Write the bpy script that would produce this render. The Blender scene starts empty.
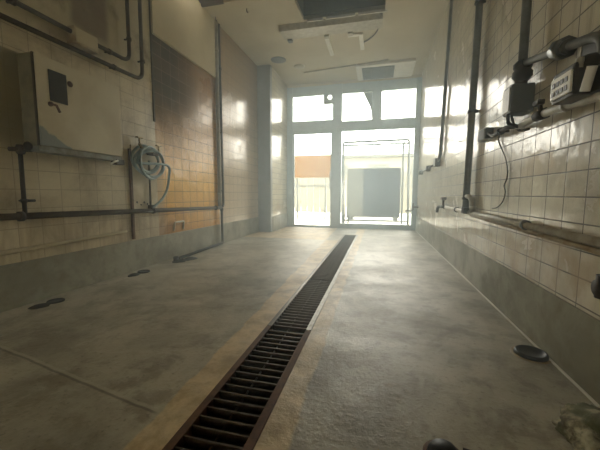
import bpy, bmesh, math, random
from mathutils import Vector, Matrix, noise as mnoise

S = bpy.context.scene
COL = S.collection
random.seed(7)
XL, XR, YB, ZC = -2.29, 0.80, 6.917, 3.17

# ------------------------------------------------------------------ camera
cam = bpy.data.cameras.new('camera')
cam.sensor_fit = 'HORIZONTAL'; cam.sensor_width = 36.0
cam.lens = 309.11 / 600 * 36.0
cam.clip_start = 0.02
cam_o = bpy.data.objects.new('camera', cam); COL.objects.link(cam_o)
_r = Vector((0.97006646, 0.24281058, 0.00375156))
_u = Vector((-0.02776309, 0.09554399, 0.99503797))
_f = Vector((-0.24124731, 0.96535712, -0.0994252))
m = Matrix((_r, _u, -_f)).transposed().to_4x4()
m.translation = Vector((0, 0, 0.75))
cam_o.matrix_world = m
S.camera = cam_o

# ------------------------------------------------------------------ world and exposure
w = bpy.data.worlds.new('world'); S.world = w; w.use_nodes = True
bg = w.node_tree.nodes['Background']
bg.inputs['Color'].default_value = (1.0, 0.965, 0.88, 1)
bg.inputs['Strength'].default_value = 5.0
vs = S.view_settings
S.display_settings.display_device = 'sRGB'
vs.view_transform = 'Standard'; vs.look = 'None'; vs.gamma = 1.0; vs.use_curve_mapping = False
vs.exposure = 1.62
S.cycles.max_bounces = 16; S.cycles.diffuse_bounces = 8; S.cycles.glossy_bounces = 6
S.cycles.transparent_max_bounces = 24; S.cycles.volume_bounces = 1
S.cycles.sample_clamp_indirect = 6.0
# sampling portal in the shop front opening: gives no light itself
pl = bpy.data.lights.new('window_portal', 'AREA'); pl.shape = 'RECTANGLE'; pl.size = 2.85; pl.size_y = 3.1
pl.cycles.is_portal = True
po = bpy.data.objects.new('window_portal', pl); COL.objects.link(po)
po.location = (-0.615, YB + 0.12, 1.56); po.rotation_euler = (math.radians(-90), 0, 0)

# ------------------------------------------------------------------ material helpers
class G:
    def __init__(s, name):
        s.m = bpy.data.materials.new(name); s.m.use_nodes = True
        s.nt = s.m.node_tree; s.nt.nodes.clear()
        s.out = s.n('ShaderNodeOutputMaterial')
        s._pos = None
    def n(s, t, **kw):
        x = s.nt.nodes.new(t)
        for k, v in kw.items(): setattr(x, k, v)
        return x
    def put(s, sock, v):
        if isinstance(v, bpy.types.NodeSocket): s.nt.links.new(v, sock)
        elif v is not None:
            if isinstance(v, tuple) and len(v) == 3 and sock.type == 'RGBA': v = v + (1,)
            sock.default_value = v
    def obj(s):
        if s._pos is None: s._pos = s.n('ShaderNodeTexCoord').outputs['Object']
        return s._pos
    def sep(s, v=None):
        x = s.n('ShaderNodeSeparateXYZ'); s.put(x.inputs[0], v or s.obj()); return x.outputs
    def comb(s, a, b, c):
        x = s.n('ShaderNodeCombineXYZ')
        for i, v in enumerate((a, b, c)): s.put(x.inputs[i], v)
        return x.outputs[0]
    def math(s, op, a, b=None, c=None):
        x = s.n('ShaderNodeMath', operation=op)
        for i, v in enumerate((a, b, c)):
            if v is not None: s.put(x.inputs[i], v)
        return x.outputs[0]
    def noise(s, scale, detail=4, rough=0.55, vec=None, dist=0.0):
        x = s.n('ShaderNodeTexNoise'); s.put(x.inputs['Vector'], vec or s.obj())
        x.inputs['Scale'].default_value = scale; x.inputs['Detail'].default_value = detail
        x.inputs['Roughness'].default_value = rough; x.inputs['Distortion'].default_value = dist
        return x.outputs['Fac']
    def rng(s, v, a, b, c=0.0, d=1.0):
        x = s.n('ShaderNodeMapRange', clamp=True, interpolation_type='SMOOTHSTEP')
        s.put(x.inputs[0], v)
        for i, q in enumerate((a, b, c, d)): s.put(x.inputs[i + 1], q)
        return x.outputs[0]
    def ramp(s, v, stops):
        x = s.n('ShaderNodeValToRGB'); s.put(x.inputs[0], v); e = x.color_ramp.elements
        while len(e) < len(stops): e.new(0.5)
        for el, (p, c) in zip(e, stops): el.position = p; el.color = c + (1,)
        return x.outputs[0]
    def mix(s, f, a, b, mode='MIX'):
        x = s.n('ShaderNodeMix', data_type='RGBA', blend_type=mode)
        s.put(x.inputs['Factor'], f); s.put(x.inputs['A'], a) if False else None
        s.put(x.inputs[6], a); s.put(x.inputs[7], b)
        return x.outputs[2]
    def vmul(s, v, sc, off=(0, 0, 0)):
        x = s.n('ShaderNodeMapping'); s.put(x.inputs[0], v)
        x.inputs['Scale'].default_value = sc; x.inputs['Location'].default_value = off
        return x.outputs[0]
    def bump(s, h, strength=0.3, dist=0.01, normal=None):
        x = s.n('ShaderNodeBump'); x.inputs['Strength'].default_value = strength
        x.inputs['Distance'].default_value = dist; s.put(x.inputs['Height'], h)
        if normal: s.put(x.inputs['Normal'], normal)
        return x.outputs[0]
    def bsdf(s, col, rough=0.6, metal=0.0, normal=None, spec=0.5):
        x = s.n('ShaderNodeBsdfPrincipled')
        s.put(x.inputs['Base Color'], col); s.put(x.inputs['Roughness'], rough)
        s.put(x.inputs['Metallic'], metal); x.inputs['Specular IOR Level'].default_value = spec
        if normal: s.put(x.inputs['Normal'], normal)
        s.nt.links.new(x.outputs[0], s.out.inputs[0]); return x

def simple(name, c1, c2=None, rough=0.6, metal=0.0, scale=12, bump=0.15, spec=0.5):
    g = G(name)
    c2 = c2 or tuple(v * 0.7 for v in c1)
    f = g.noise(scale, 5, 0.6)
    col = g.mix(g.rng(f, 0.35, 0.68), c1, c2)
    g.bsdf(col, rough, metal, g.bump(g.noise(scale * 5, 3), bump, 0.003) if bump else None, spec)
    return g.m

def bricks(g, tw, th, ou, ov, mortar=0.0034):
    p = g.sep()
    u = g.math('ADD', p[1], ou); v = g.math('ADD', p[2], ov)
    b = g.n('ShaderNodeTexBrick'); b.offset = 0.0; b.squash = 1.0
    g.put(b.inputs['Vector'], g.comb(u, v, 0.0))
    b.inputs['Scale'].default_value = 1.0
    b.inputs['Mortar Size'].default_value = mortar
    b.inputs['Mortar Smooth'].default_value = 0.2
    b.inputs['Brick Width'].default_value = tw; b.inputs['Row Height'].default_value = th
    b.inputs['Color1'].default_value = (0, 0, 0, 1); b.inputs['Color2'].default_value = (1, 1, 1, 1)
    b.inputs['Mortar'].default_value = (0.5, 0.5, 0.5, 1)
    return b.outputs['Color'], b.outputs['Fac'], p

def tile_normal(g, rnd, fac, wav=0.25):
    """glazed tiles: slight waviness and a small tilt of each tile, recessed joints"""
    h0 = g.noise(9.0, 2, 0.5)
    n0 = g.bump(h0, wav, 0.012)
    inv = g.math('SUBTRACT', 1.0, fac)
    return g.bump(inv, 0.55, 0.004, n0)

def tile_right():
    g = G('cream_glazed_tile')
    rnd, fac, p = bricks(g, 0.150, 0.108, 0.033, 0.014)
    base = g.mix(rnd, (0.64, 0.58, 0.43), (0.57, 0.51, 0.37))
    gr = g.noise(2.2, 6, 0.65, dist=0.4)
    col = g.mix(g.rng(gr, 0.42, 0.72), base, (0.40, 0.35, 0.25))
    st = g.noise(3.0, 5, 0.6, vec=g.vmul(g.obj(), (1, 5.0, 0.4)))
    col = g.mix(g.math('MULTIPLY', g.rng(st, 0.55, 0.75), 0.55), col, (0.27, 0.22, 0.14))
    col = g.mix(fac, col, (0.10, 0.08, 0.05))
    # rust bleeding out along the pipe line
    band = g.math('MULTIPLY', g.rng(p[2], 0.70, 0.5), g.rng(g.noise(5, 4), 0.42, 0.62))
    col = g.mix(g.math('MULTIPLY', band, 0.5), col, (0.38, 0.25, 0.12))
    rough = g.rng(gr, 0.35, 0.7, 0.10, 0.30)
    g.bsdf(col, g.math('ADD', rough, g.math('MULTIPLY', fac, 0.3)), 0, tile_normal(g, rnd, fac, 0.3))
    return g.m

def tile_left():
    g = G('yellowed_wall_tile')
    rnd, fac, p = bricks(g, 0.152, 0.129, -0.145, -0.001)
    base = g.mix(rnd, (0.62, 0.54, 0.36), (0.56, 0.48, 0.31))
    gr = g.noise(2.6, 6, 0.65, dist=0.5)
    col = g.mix(g.rng(gr, 0.4, 0.7), base, (0.36, 0.29, 0.17))
    col = g.mix(g.math('MULTIPLY', fac, 0.4), col, (0.16, 0.115, 0.06))
    # upper plaster coat over the tiles, with brown stains
    up = g.rng(g.math('ADD', p[2], g.math('MULTIPLY', gr, 0.15)), 1.93, 1.99)
    pls = g.mix(g.rng(g.noise(2.3, 6, 0.6), 0.42, 0.62), (0.47, 0.41, 0.25), (0.20, 0.14, 0.06))
    pt = g.math('MULTIPLY', g.math('MULTIPLY', g.rng(p[1], 1.95, 2.02), g.rng(p[1], 2.36, 2.28)), g.rng(p[2], 1.96, 2.08))
    pls = g.mix(g.math('MULTIPLY', pt, g.rng(gr, 0.3, 0.5, 0.35, 0.85)), pls, (0.13, 0.085, 0.04))
    col = g.mix(up, col, pls)
    # old olive paint beside the cabinet
    edge = g.math('MULTIPLY', g.rng(p[1], 1.645, 1.635), g.math('MULTIPLY', g.rng(p[2], 1.662, 1.652), g.rng(p[2], 0.95, 1.15)))
    col = g.mix(g.math('MULTIPLY', edge, 0.92), col, g.mix(gr, (0.27, 0.235, 0.125), (0.21, 0.18, 0.095)))
    # brown drips above the plinth
    dr = g.noise(3.0, 4, 0.6, vec=g.vmul(g.obj(), (1, 6.0, 0.6)))
    low = g.math('MULTIPLY', g.rng(p[2], 0.75, 0.45), g.rng(dr, 0.42, 0.65))
    col = g.mix(g.math('MULTIPLY', low, 0.4), col, (0.28, 0.18, 0.08))
    rough = g.mix(up, g.mix(fac, (0.33,) * 3, (0.7,) * 3), (0.75,) * 3)
    g.bsdf(col, rough, 0, tile_normal(g, rnd, fac, 0.2))
    return g.m

def tile_rust():
    g = G('rust_stained_tile')
    rnd, fac, p = bricks(g, 0.152, 0.129, 0.04, -0.001)
    gr = g.noise(2.0, 6, 0.65, dist=0.6)
    z = g.math('ADD', p[2], g.math('MULTIPLY', g.math('SUBTRACT', gr, 0.5), 0.7))
    col = g.ramp(g.math('DIVIDE', z, 2.6), [
        (0.10, (0.58, 0.28, 0.035)), (0.22, (0.78, 0.41, 0.05)), (0.34, (0.92, 0.53, 0.085)), (0.44, (0.86, 0.48, 0.095)),
        (0.56, (0.60, 0.31, 0.065)), (0.70, (0.43, 0.225, 0.05)), (0.84, (0.33, 0.16, 0.033)), (0.92, (0.27, 0.125, 0.025))])
    # sooty brown on the side towards the room entrance, stronger higher up
    dk = g.math('MULTIPLY', g.rng(g.math('ADD', p[1], g.math('MULTIPLY', gr, 0.5)), 4.25, 3.4), g.rng(z, 1.1, 1.9))
    col = g.mix(g.math('MULTIPLY', dk, 0.95), col, (0.035, 0.023, 0.012))
    pale = g.math('MULTIPLY', g.rng(p[1], 3.05, 2.9), g.rng(z, 1.5, 1.2))
    col = g.mix(g.math('MULTIPLY', pale, 0.7), col, (0.52, 0.43, 0.28))
    white = g.math('MULTIPLY', g.rng(g.noise(3.5, 5), 0.5, 0.66), g.rng(p[1], 3.6, 4.3))
    col = g.mix(g.math('MULTIPLY', white, 0.6), col, (0.56, 0.47, 0.34))
    dkl = g.math('MULTIPLY', g.rng(z, 0.62, 0.42), g.rng(p[1], 3.6, 3.0))
    col = g.mix(g.math('MULTIPLY', dkl, 0.6), col, (0.25, 0.12, 0.04))
    col = g.mix(g.math('MULTIPLY', rnd, 0.18), col, (0.25, 0.16, 0.08))
    col = g.mix(g.math('MULTIPLY', fac, 0.6), col, g.mix(dk, (0.13, 0.07, 0.025), (0.30, 0.24, 0.16)))
    b = g.bsdf(col, g.math('ADD', g.rng(gr, 0.3, 0.7, 0.12, 0.30), g.math('MULTIPLY', dk, 0.35)), 0, tile_normal(g, rnd, fac, 0.3))
    g.put(b.inputs['Specular IOR Level'], g.rng(dk, 0.0, 0.8, 0.32, 0.04))
    return g.m

def tile_far_left():
    g = G('smoke_stained_tile')
    rnd, fac, p = bricks(g, 0.152, 0.129, 0.04, -0.001)
    gr = g.noise(2.0, 6, 0.65, dist=0.6)
    z = g.math('ADD', p[2], g.math('MULTIPLY', g.math('SUBTRACT', gr, 0.5), 0.5))
    col = g.ramp(g.math('DIVIDE', z, 3.2), [(0.1, (0.60, 0.48, 0.33)), (0.5, (0.56, 0.43, 0.28)), (0.66, (0.45, 0.32, 0.18)), (0.8, (0.33, 0.22, 0.11)), (1.0, (0.33, 0.22, 0.11))])
    col = g.mix(g.math('MULTIPLY', rnd, 0.2), col, (0.35, 0.28, 0.19))
    col = g.mix(g.math('MULTIPLY', fac, 0.6), col, (0.16, 0.12, 0.08))
    g.bsdf(col, g.rng(gr, 0.3, 0.7, 0.12, 0.30), 0, tile_normal(g, rnd, fac, 0.3))
    return g.m

def concrete(name, a, b, c, scale=1.4, rough=(0.35, 0.7)):
    g = G(name)
    n1 = g.noise(scale, 7, 0.62, dist=0.5); n2 = g.noise(scale * 4.2, 6, 0.6); n3 = g.noise(60, 3, 0.6)
    col = g.mix(g.rng(n1, 0.36, 0.66), a, b)
    col = g.mix(g.math('MULTIPLY', g.rng(n2, 0.45, 0.72), 0.7), col, c)
    col = g.mix(g.math('MULTIPLY', g.rng(n3, 0.5, 0.75), 0.25), col, tuple(v * 0.5 for v in a))
    g.bsdf(col, g.rng(n1, 0.3, 0.7, rough[0], rough[1]), 0, g.bump(g.math('ADD', n2, g.math('MULTIPLY', n3, 0.3)), 0.3, 0.006))
    return g.m

def floor_mat():
    g = G('worn_wet_concrete'); p = g.sep()
    n1 = g.noise(1.5, 8, 0.68, dist=0.4); n2 = g.noise(7.0, 7, 0.68, dist=0.2); n3 = g.noise(55, 4, 0.65)
    col = g.mix(g.rng(n1, 0.36, 0.64), (0.41, 0.375, 0.28), (0.23, 0.208, 0.15))
    col = g.mix(g.math('MULTIPLY', g.rng(n2, 0.47, 0.62), 0.6), col, (0.165, 0.14, 0.09))
    # rubbed, paler and yellower patches
    n4 = g.noise(2.3, 5, 0.6, vec=g.vmul(g.obj(), (1, 0.6, 1), (3, 7, 0)))
    col = g.mix(g.math('MULTIPLY', g.rng(n4, 0.48, 0.66), 0.55), col, (0.46, 0.42, 0.31))
    col = g.mix(g.math('MULTIPLY', g.rng(n3, 0.55, 0.72), 0.5), col, (0.08, 0.065, 0.04))
    # mortar bands beside the drain with uneven edges
    wob = g.math('MULTIPLY', g.math('SUBTRACT', g.noise(5, 4), 0.5), 0.06)
    x = g.math('ADD', p[0], wob)
    lb = g.math('MULTIPLY', g.rng(x, g.math('SUBTRACT', -0.70, g.math('MULTIPLY', p[1], 0.022)), g.math('SUBTRACT', -0.685, g.math('MULTIPLY', p[1], 0.025))), g.rng(x, -0.54, -0.55))
    rb = g.math('MULTIPLY', g.rng(x, -0.40, -0.39), g.rng(x, -0.232, -0.25))
    bandc = g.mix(g.rng(n2, 0.35, 0.65), (0.64, 0.50, 0.29), (0.38, 0.28, 0.145))
    band = g.math('MAXIMUM', lb, rb)
    bn = g.rng(g.noise(11, 6, 0.7), 0.3, 0.6, 0.7, 1.0)
    col = g.mix(g.math('MULTIPLY', band, bn), col, bandc)
    # hairline joint across the left slab
    dl = g.math('ADD', g.math('ADD', g.math('MULTIPLY', p[0], 0.19), p[1]), g.math('MULTIPLY', wob, 0.35))
    jd = g.math('ABSOLUTE', g.math('SUBTRACT', dl, 0.717))
    jm = g.math('MULTIPLY', g.rng(jd, 0.011, 0.004), g.rng(p[0], -0.70, -0.74))
    col = g.mix(g.math('MULTIPLY', jm, 0.5), col, (0.42, 0.38, 0.29))
    jm2 = g.math('MULTIPLY', g.rng(g.math('ABSOLUTE', g.math('SUBTRACT', dl, 0.704)), 0.009, 0.002), g.rng(p[0], -0.70, -0.74))
    col = g.mix(g.math('MULTIPLY', jm2, 0.6), col, (0.07, 0.06, 0.045))
    rough = g.math('ADD', g.rng(n1, 0.35, 0.65, 0.30, 0.5), g.math('MULTIPLY', band, 0.03))
    h = g.math('ADD', n2, g.math('MULTIPLY', n3, 0.6))
    g.bsdf(col, rough, 0, g.bump(h, 0.45, 0.010))
    return g.m

def glass_mat(name, tint, gloss=0.1):
    g = G(name)
    t = g.n('ShaderNodeBsdfTransparent'); g.put(t.inputs[0], tint)
    q = g.n('ShaderNodeBsdfGlossy'); q.inputs['Roughness'].default_value = 0.03
    d = g.n('ShaderNodeBsdfTranslucent'); g.put(d.inputs[0], (0.9, 0.9, 0.86))
    fr = g.n('ShaderNodeFresnel'); fr.inputs[0].default_value = 1.35
    m0 = g.n('ShaderNodeMixShader'); g.put(m0.inputs[0], g.rng(g.noise(2.5, 5), 0.3, 0.8, 0.001, 0.008))
    g.nt.links.new(t.outputs[0], m0.inputs[1]); g.nt.links.new(d.outputs[0], m0.inputs[2])
    mx = g.n('ShaderNodeMixShader'); g.put(mx.inputs[0], fr.outputs[0])
    g.nt.links.new(m0.outputs[0], mx.inputs[1]); g.nt.links.new(q.outputs[0], mx.inputs[2])
    g.nt.links.new(mx.outputs[0], g.out.inputs[0])
    return g.m

M = {}
M['tile_r'] = tile_right(); M['tile_l'] = tile_left(); M['tile_rust'] = tile_rust(); M['tile_far'] = tile_far_left()
M['floor'] = floor_mat()
M['plinth'] = concrete('grey_plinth_render', (0.30, 0.285, 0.20), (0.19, 0.175, 0.115), (0.15, 0.125, 0.07), 2.2, (0.4, 0.65))
M['pillar'] = concrete('grey_pillar_paint', (0.19, 0.195, 0.19), (0.15, 0.155, 0.145), (0.12, 0.12, 0.10), 1.5, (0.3, 0.5))
M['ceil'] = simple('aged_cream_ceiling', (0.54, 0.48, 0.345), (0.46, 0.40, 0.27), 0.75, scale=1.2, bump=0.05)
M['void'] = simple('dark_ceiling_void', (0.055, 0.065, 0.05), (0.035, 0.04, 0.03), 0.9)
M['wood'] = simple('dark_brown_timber', (0.03, 0.014, 0.006), (0.018, 0.009, 0.004), 0.7)
M['board'] = simple('cream_wall_board', (0.48, 0.41, 0.25), (0.40, 0.335, 0.19), 0.7, scale=1.8, bump=0.05)
M['frame'] = simple('grey_aluminium_frame', (0.40, 0.48, 0.51), (0.35, 0.42, 0.45), 0.4, 0.1, bump=0)
M['glass'] = glass_mat('hazy_window_glass', (0.94, 0.97, 0.96))
M['pipe_dark'] = simple('blackened_steel_pipe', (0.024, 0.019, 0.012), (0.045, 0.03, 0.016), 0.6, 0.0, 20, spec=0.3)
M['pipe_brown'] = simple('brown_weathered_pipe', (0.075, 0.055, 0.028), (0.04, 0.028, 0.014), 0.7, 0, 16, spec=0.25)
M['olive_steel'] = simple('olive_cabinet_steel', (0.16, 0.14, 0.075), (0.11, 0.095, 0.05), 0.6, 0.1, 14)
M['pipe_grey'] = simple('grey_pipe_paint', (0.14, 0.14, 0.12), (0.10, 0.095, 0.075), 0.62, 0.0, 14)
M['pipe_pale'] = simple('pale_weathered_pipe', (0.44, 0.41, 0.31), (0.32, 0.285, 0.20), 0.4, 0.0, 16)
M['pipe_mid'] = simple('dull_olive_pipe', (0.40, 0.36, 0.26), (0.26, 0.22, 0.14), 0.5, 0, 12)
M['pipe_light'] = simple('light_grey_pipe', (0.34, 0.33, 0.28), (0.25, 0.235, 0.19), 0.5, 0, 12)
M['pipe_cream'] = simple('cream_painted_pipe', (0.42, 0.35, 0.22), (0.28, 0.19, 0.09), 0.5, 0, 9)
M['pale_board'] = simple('pale_backing_board', (0.62, 0.56, 0.41), (0.50, 0.42, 0.27), 0.5, 0, 6, 0.05)
M['rust'] = simple('rusty_iron', (0.13, 0.062, 0.028), (0.075, 0.038, 0.02), 0.7, 0.2, 25)
M['bar'] = simple('dark_grate_steel', (0.10, 0.075, 0.05), (0.05, 0.033, 0.02), 0.4, 0.6, 25)
M['galv'] = simple('galvanised_edge', (0.22, 0.21, 0.18), (0.13, 0.115, 0.085), 0.4, 0.4, 25)
M['black'] = simple('black_rubber', (0.018, 0.02, 0.02), (0.03, 0.03, 0.028), 0.5, 0, 18)
M['sludge'] = simple('sludge_and_gap_shade', (0.012, 0.011, 0.008), (0.022, 0.018, 0.012), 0.7, 0, 18)
M['brass'] = simple('aged_brass', (0.42, 0.33, 0.15), (0.25, 0.18, 0.08), 0.35, 0.7, 20)
M['hose'] = simple('pale_blue_hose', (0.27, 0.38, 0.40), (0.20, 0.28, 0.29), 0.3, 0, 15, 0)
M['white'] = simple('off_white_plastic', (0.72, 0.70, 0.62), (0.64, 0.61, 0.53), 0.45, 0, 10, 0)
M['grey_cover'] = simple('blue_grey_cover', (0.085, 0.10, 0.13), (0.065, 0.08, 0.105), 0.5, 0, 12, 0)
M['grille'] = simple('grey_blue_grille', (0.10, 0.13, 0.145), (0.08, 0.10, 0.115), 0.5, 0, 12, 0)
M['meter_dark'] = simple('dark_grey_meter_case', (0.035, 0.036, 0.03), (0.05, 0.045, 0.035), 0.4, 0.2, 16)
M['regulator'] = simple('grey_regulator_case', (0.085, 0.09, 0.08), (0.11, 0.11, 0.095), 0.35, 0.2, 16)
M['dial'] = simple('cream_dial_plate', (0.68, 0.64, 0.5), (0.6, 0.55, 0.42), 0.35, 0, 10, 0)
M['teal'] = simple('worn_teal_steel', (0.20, 0.215, 0.18), (0.12, 0.10, 0.06), 0.5, 0.2, 18)
M['shutter'] = simple('dark_window_plate', (0.04, 0.038, 0.03), (0.055, 0.05, 0.038), 0.7, 0, 12, 0, 0.15)
M['out_ground'] = simple('pale_pavement', (0.62, 0.60, 0.54), (0.54, 0.52, 0.46), 0.8, 0, 3)  # even pale ground colour
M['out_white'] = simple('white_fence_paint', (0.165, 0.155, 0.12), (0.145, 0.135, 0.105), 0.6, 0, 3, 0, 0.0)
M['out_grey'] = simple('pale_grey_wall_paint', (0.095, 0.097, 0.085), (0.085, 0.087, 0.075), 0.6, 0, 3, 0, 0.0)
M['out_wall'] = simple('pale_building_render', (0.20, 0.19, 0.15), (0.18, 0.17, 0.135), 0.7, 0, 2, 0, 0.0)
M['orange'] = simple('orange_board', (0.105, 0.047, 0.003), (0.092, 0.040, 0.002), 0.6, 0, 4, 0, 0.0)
M['mach'] = simple('dark_machine_panel', (0.004, 0.005, 0.0055), (0.006, 0.007, 0.0075), 0.8, 0, 8, 0, 0.0)
M['mach_side'] = simple('grey_machine_side', (0.065, 0.065, 0.052), (0.055, 0.055, 0.045), 0.5, 0, 5, 0, 0.0)
M['rack'] = simple('pale_rack_tube', (0.075, 0.082, 0.078), (0.065, 0.07, 0.066), 0.85, 0.0, 10, 0, 0.0)
M['mark'] = simple('dark_grey_mark', (0.03, 0.03, 0.028), (0.04, 0.04, 0.035), 0.6, 0, 10, 0)

def door_panel():
    g = G('peeling_cream_door'); p = g.sep(g.vmul(g.obj(), (1, 1, 1), (0, 1.93, 1.05)))
    n = g.noise(7, 6, 0.65)
    col = g.mix(g.rng(g.noise(2.5, 5), 0.4, 0.68), (0.58, 0.52, 0.36), (0.46, 0.39, 0.24))
    # paint gone in the lower near corner: blue grey primer
    d = g.math('ADD', g.math('ADD', g.math('MULTIPLY', g.math('SUBTRACT', p[1], 1.60), 0.55), g.math('SUBTRACT', p[2], 1.06)), g.math('MULTIPLY', g.math('SUBTRACT', n, 0.5), 0.12))
    col = g.mix(g.rng(d, 0.135, 0.12), col, (0.20, 0.225, 0.20))
    sp = g.math('MULTIPLY', g.rng(n, 0.62, 0.7), g.rng(p[2], 1.22, 1.08))
    col = g.mix(sp, col, (0.16, 0.13, 0.08))
    g.bsdf(col, 0.55)
    return g.m
M['door'] = door_panel()

def rock_mat():
    g = G('mossy_stone')
    n = g.noise(14, 6, 0.65); n2 = g.noise(40, 4, 0.6)
    col = g.mix(g.rng(n, 0.4, 0.62), (0.44, 0.40, 0.26), (0.09, 0.075, 0.04))
    col = g.mix(g.math('MULTIPLY', g.rng(g.noise(9, 5), 0.46, 0.62), 0.8), col, (0.075, 0.085, 0.03))
    g.bsdf(col, 0.85, 0, g.bump(g.math('ADD', n, n2), 0.8, 0.012))
    return g.m
M['rock'] = rock_mat()

# ------------------------------------------------------------------ mesh helpers
def box(bm, lo, hi, bevel=0.0):
    lo, hi = [min(a, b) for a, b in zip(lo, hi)], [max(a, b) for a, b in zip(lo, hi)]
    r = bmesh.ops.create_cube(bm, size=1.0)
    for v in r['verts']:
        v.co = Vector([(a + b) / 2 + c * (b - a) for a, b, c in zip(lo, hi, v.co)])
    if bevel:
        es = list({e for v in r['verts'] for e in v.link_edges})
        bmesh.ops.bevel(bm, geom=es, offset=bevel, segments=2, affect='EDGES', profile=0.7)
    return bm

def quadprism(bm, pts, dz):
    """extrude polygon pts (3d list) by vector dz"""
    a = [bm.verts.new(p) for p in pts]; b = [bm.verts.new(Vector(p) + Vector(dz)) for p in pts]
    n = len(pts)
    bm.faces.new(a[::-1]); bm.faces.new(b)
    for i in range(n): bm.faces.new((a[i], a[(i + 1) % n], b[(i + 1) % n], b[i]))
    bmesh.ops.recalc_face_normals(bm, faces=bm.faces)

def fillet(pts, r, n=6):
    pts = [Vector(p) for p in pts]; out = [pts[0]]
    for a, b, c in zip(pts, pts[1:], pts[2:]):
        d1 = (a - b).normalized(); d2 = (c - b).normalized()
        k = min(r, (a - b).length * 0.49, (c - b).length * 0.49)
        for i in range(n + 1):
            t = i / n
            out.append((b + d1 * k) * (1 - t) ** 2 + b * 2 * t * (1 - t) + (b + d2 * k) * t ** 2)
    out.append(pts[-1]); return out

def tube(bm, pts, r, seg=12, caps=True):
    pts = [Vector(p) for p in pts]; n = len(pts); rings = []
    t0 = (pts[1] - pts[0]).normalized()
    ref = Vector((0, 0, 1)) if abs(t0.z) < 0.9 else Vector((1, 0, 0))
    nx = t0.cross(ref).normalized()
    for i, p in enumerate(pts):
        t = ((pts[min(i + 1, n - 1)] - p).normalized() + (p - pts[max(i - 1, 0)]).normalized())
        t = t.normalized() if t.length > 1e-6 else t0
        nx = (nx - t * nx.dot(t)).normalized(); ny = t.cross(nx)
        rr = r[i] if isinstance(r, (list, tuple)) else r
        rings.append([bm.verts.new(p + (nx * math.cos(2 * math.pi * k / seg) + ny * math.sin(2 * math.pi * k / seg)) * rr) for k in range(seg)])
    for a, b in zip(rings, rings[1:]):
        for k in range(seg): bm.faces.new((a[k], a[(k + 1) % seg], b[(k + 1) % seg], b[k])).smooth = True
    if caps: bm.faces.new(rings[0][::-1]); bm.faces.new(rings[-1])
    return bm

def lathe(bm, prof, c, axis='Z', seg=28):
    """prof: list of (radius, height) about an axis through c"""
    c = Vector(c); rings = []
    def P(r, h, a):
        x, y = r * math.cos(a), r * math.sin(a)
        return c + Vector({'Z': (x, y, h), 'X': (h, x, y), 'Y': (x, h, y)}[axis])
    for r, h in prof:
        if r < 1e-6: rings.append([bm.verts.new(P(0, h, 0))])
        else: rings.append([bm.verts.new(P(r, h, 2 * math.pi * k / seg)) for k in range(seg)])
    for a, b in zip(rings, rings[1:]):
        for k in range(seg):
            k2 = (k + 1) % seg
            f = [a[k % len(a)], a[k2 % len(a)], b[k2 % len(b)], b[k % len(b)]]
            f = list(dict.fromkeys(f))
            if len(f) > 2:
                try: bm.faces.new(f).smooth = True
                except ValueError: pass
    bmesh.ops.recalc_face_normals(bm, faces=bm.faces)
    return bm

def obj(name, bm, mat, parent=None, label=None):
    me = bpy.data.meshes.new(name); bm.normal_update(); bm.to_mesh(me); bm.free()
    o = bpy.data.objects.new(name, me); COL.objects.link(o)
    me.materials.append(M[mat] if isinstance(mat, str) else mat)
    if parent: o.parent = parent
    if label: o['label'] = label
    return o

def B(name, lo, hi, mat, parent=None, bevel=0.0, label=None):
    return obj(name, box(bmesh.new(), lo, hi, bevel), mat, parent, label)
def T(name, pts, r, mat, parent=None, fil=0, seg=12, label=None):
    return obj(name, tube(bmesh.new(), fillet(pts, fil) if fil else pts, r, seg), mat, parent, label)
def Lz(name, prof, c, mat, parent=None, axis='Z', label=None):
    return obj(name, lathe(bmesh.new(), prof, c, axis), mat, parent, label)
def tag(o, label, cat, group=None):
    o['label'] = label; o['category'] = cat
    if group: o['group'] = group
    return o
def thing(name, label, cat, loc, group=None):
    """an empty at the thing's base; children are written in world coordinates and re-based by settle()"""
    o = bpy.data.objects.new(name, None); COL.objects.link(o); o.location = loc; o.empty_display_size = 0.1
    tag(o, label, cat, group); return o
def settle(root):
    """children were modelled in world coordinates: move their mesh data under the root's origin"""
    for ch in root.children_recursive:
        if ch.type == 'MESH' and ch.data.users == 1: ch.data.transform(Matrix.Translation(-Vector(root.location)))
def struct(o): o['kind'] = 'structure'; return o

# ------------------------------------------------------------------ the setting
GX0, GX1 = -0.595, -0.335
YN = -2.6
bm = bmesh.new()
box(bm, (XL - .15, YN, -.3), (GX0, YB + .1, 0)); box(bm, (GX1, YN, -.3), (XR + .15, YB + .1, 0))
box(bm, (GX0, YN, -.3), (GX1, .3, 0)); box(bm, (GX0, 5.77, -.3), (GX1, YB + .1, 0))
struct(obj('floor', bm, 'floor'))
bm = bmesh.new()
box(bm, (GX0, .3, -.32), (GX1, 5.77, -.25))
box(bm, (GX0, .3, -.26), (GX0 + .004, 5.77, -.036)); box(bm, (GX1 - .004, .3, -.26), (GX1, 5.77, -.036))  # black side liners put the shade under the grate into colour
struct(obj('drain_channel_floor', bm, 'sludge'))

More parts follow.
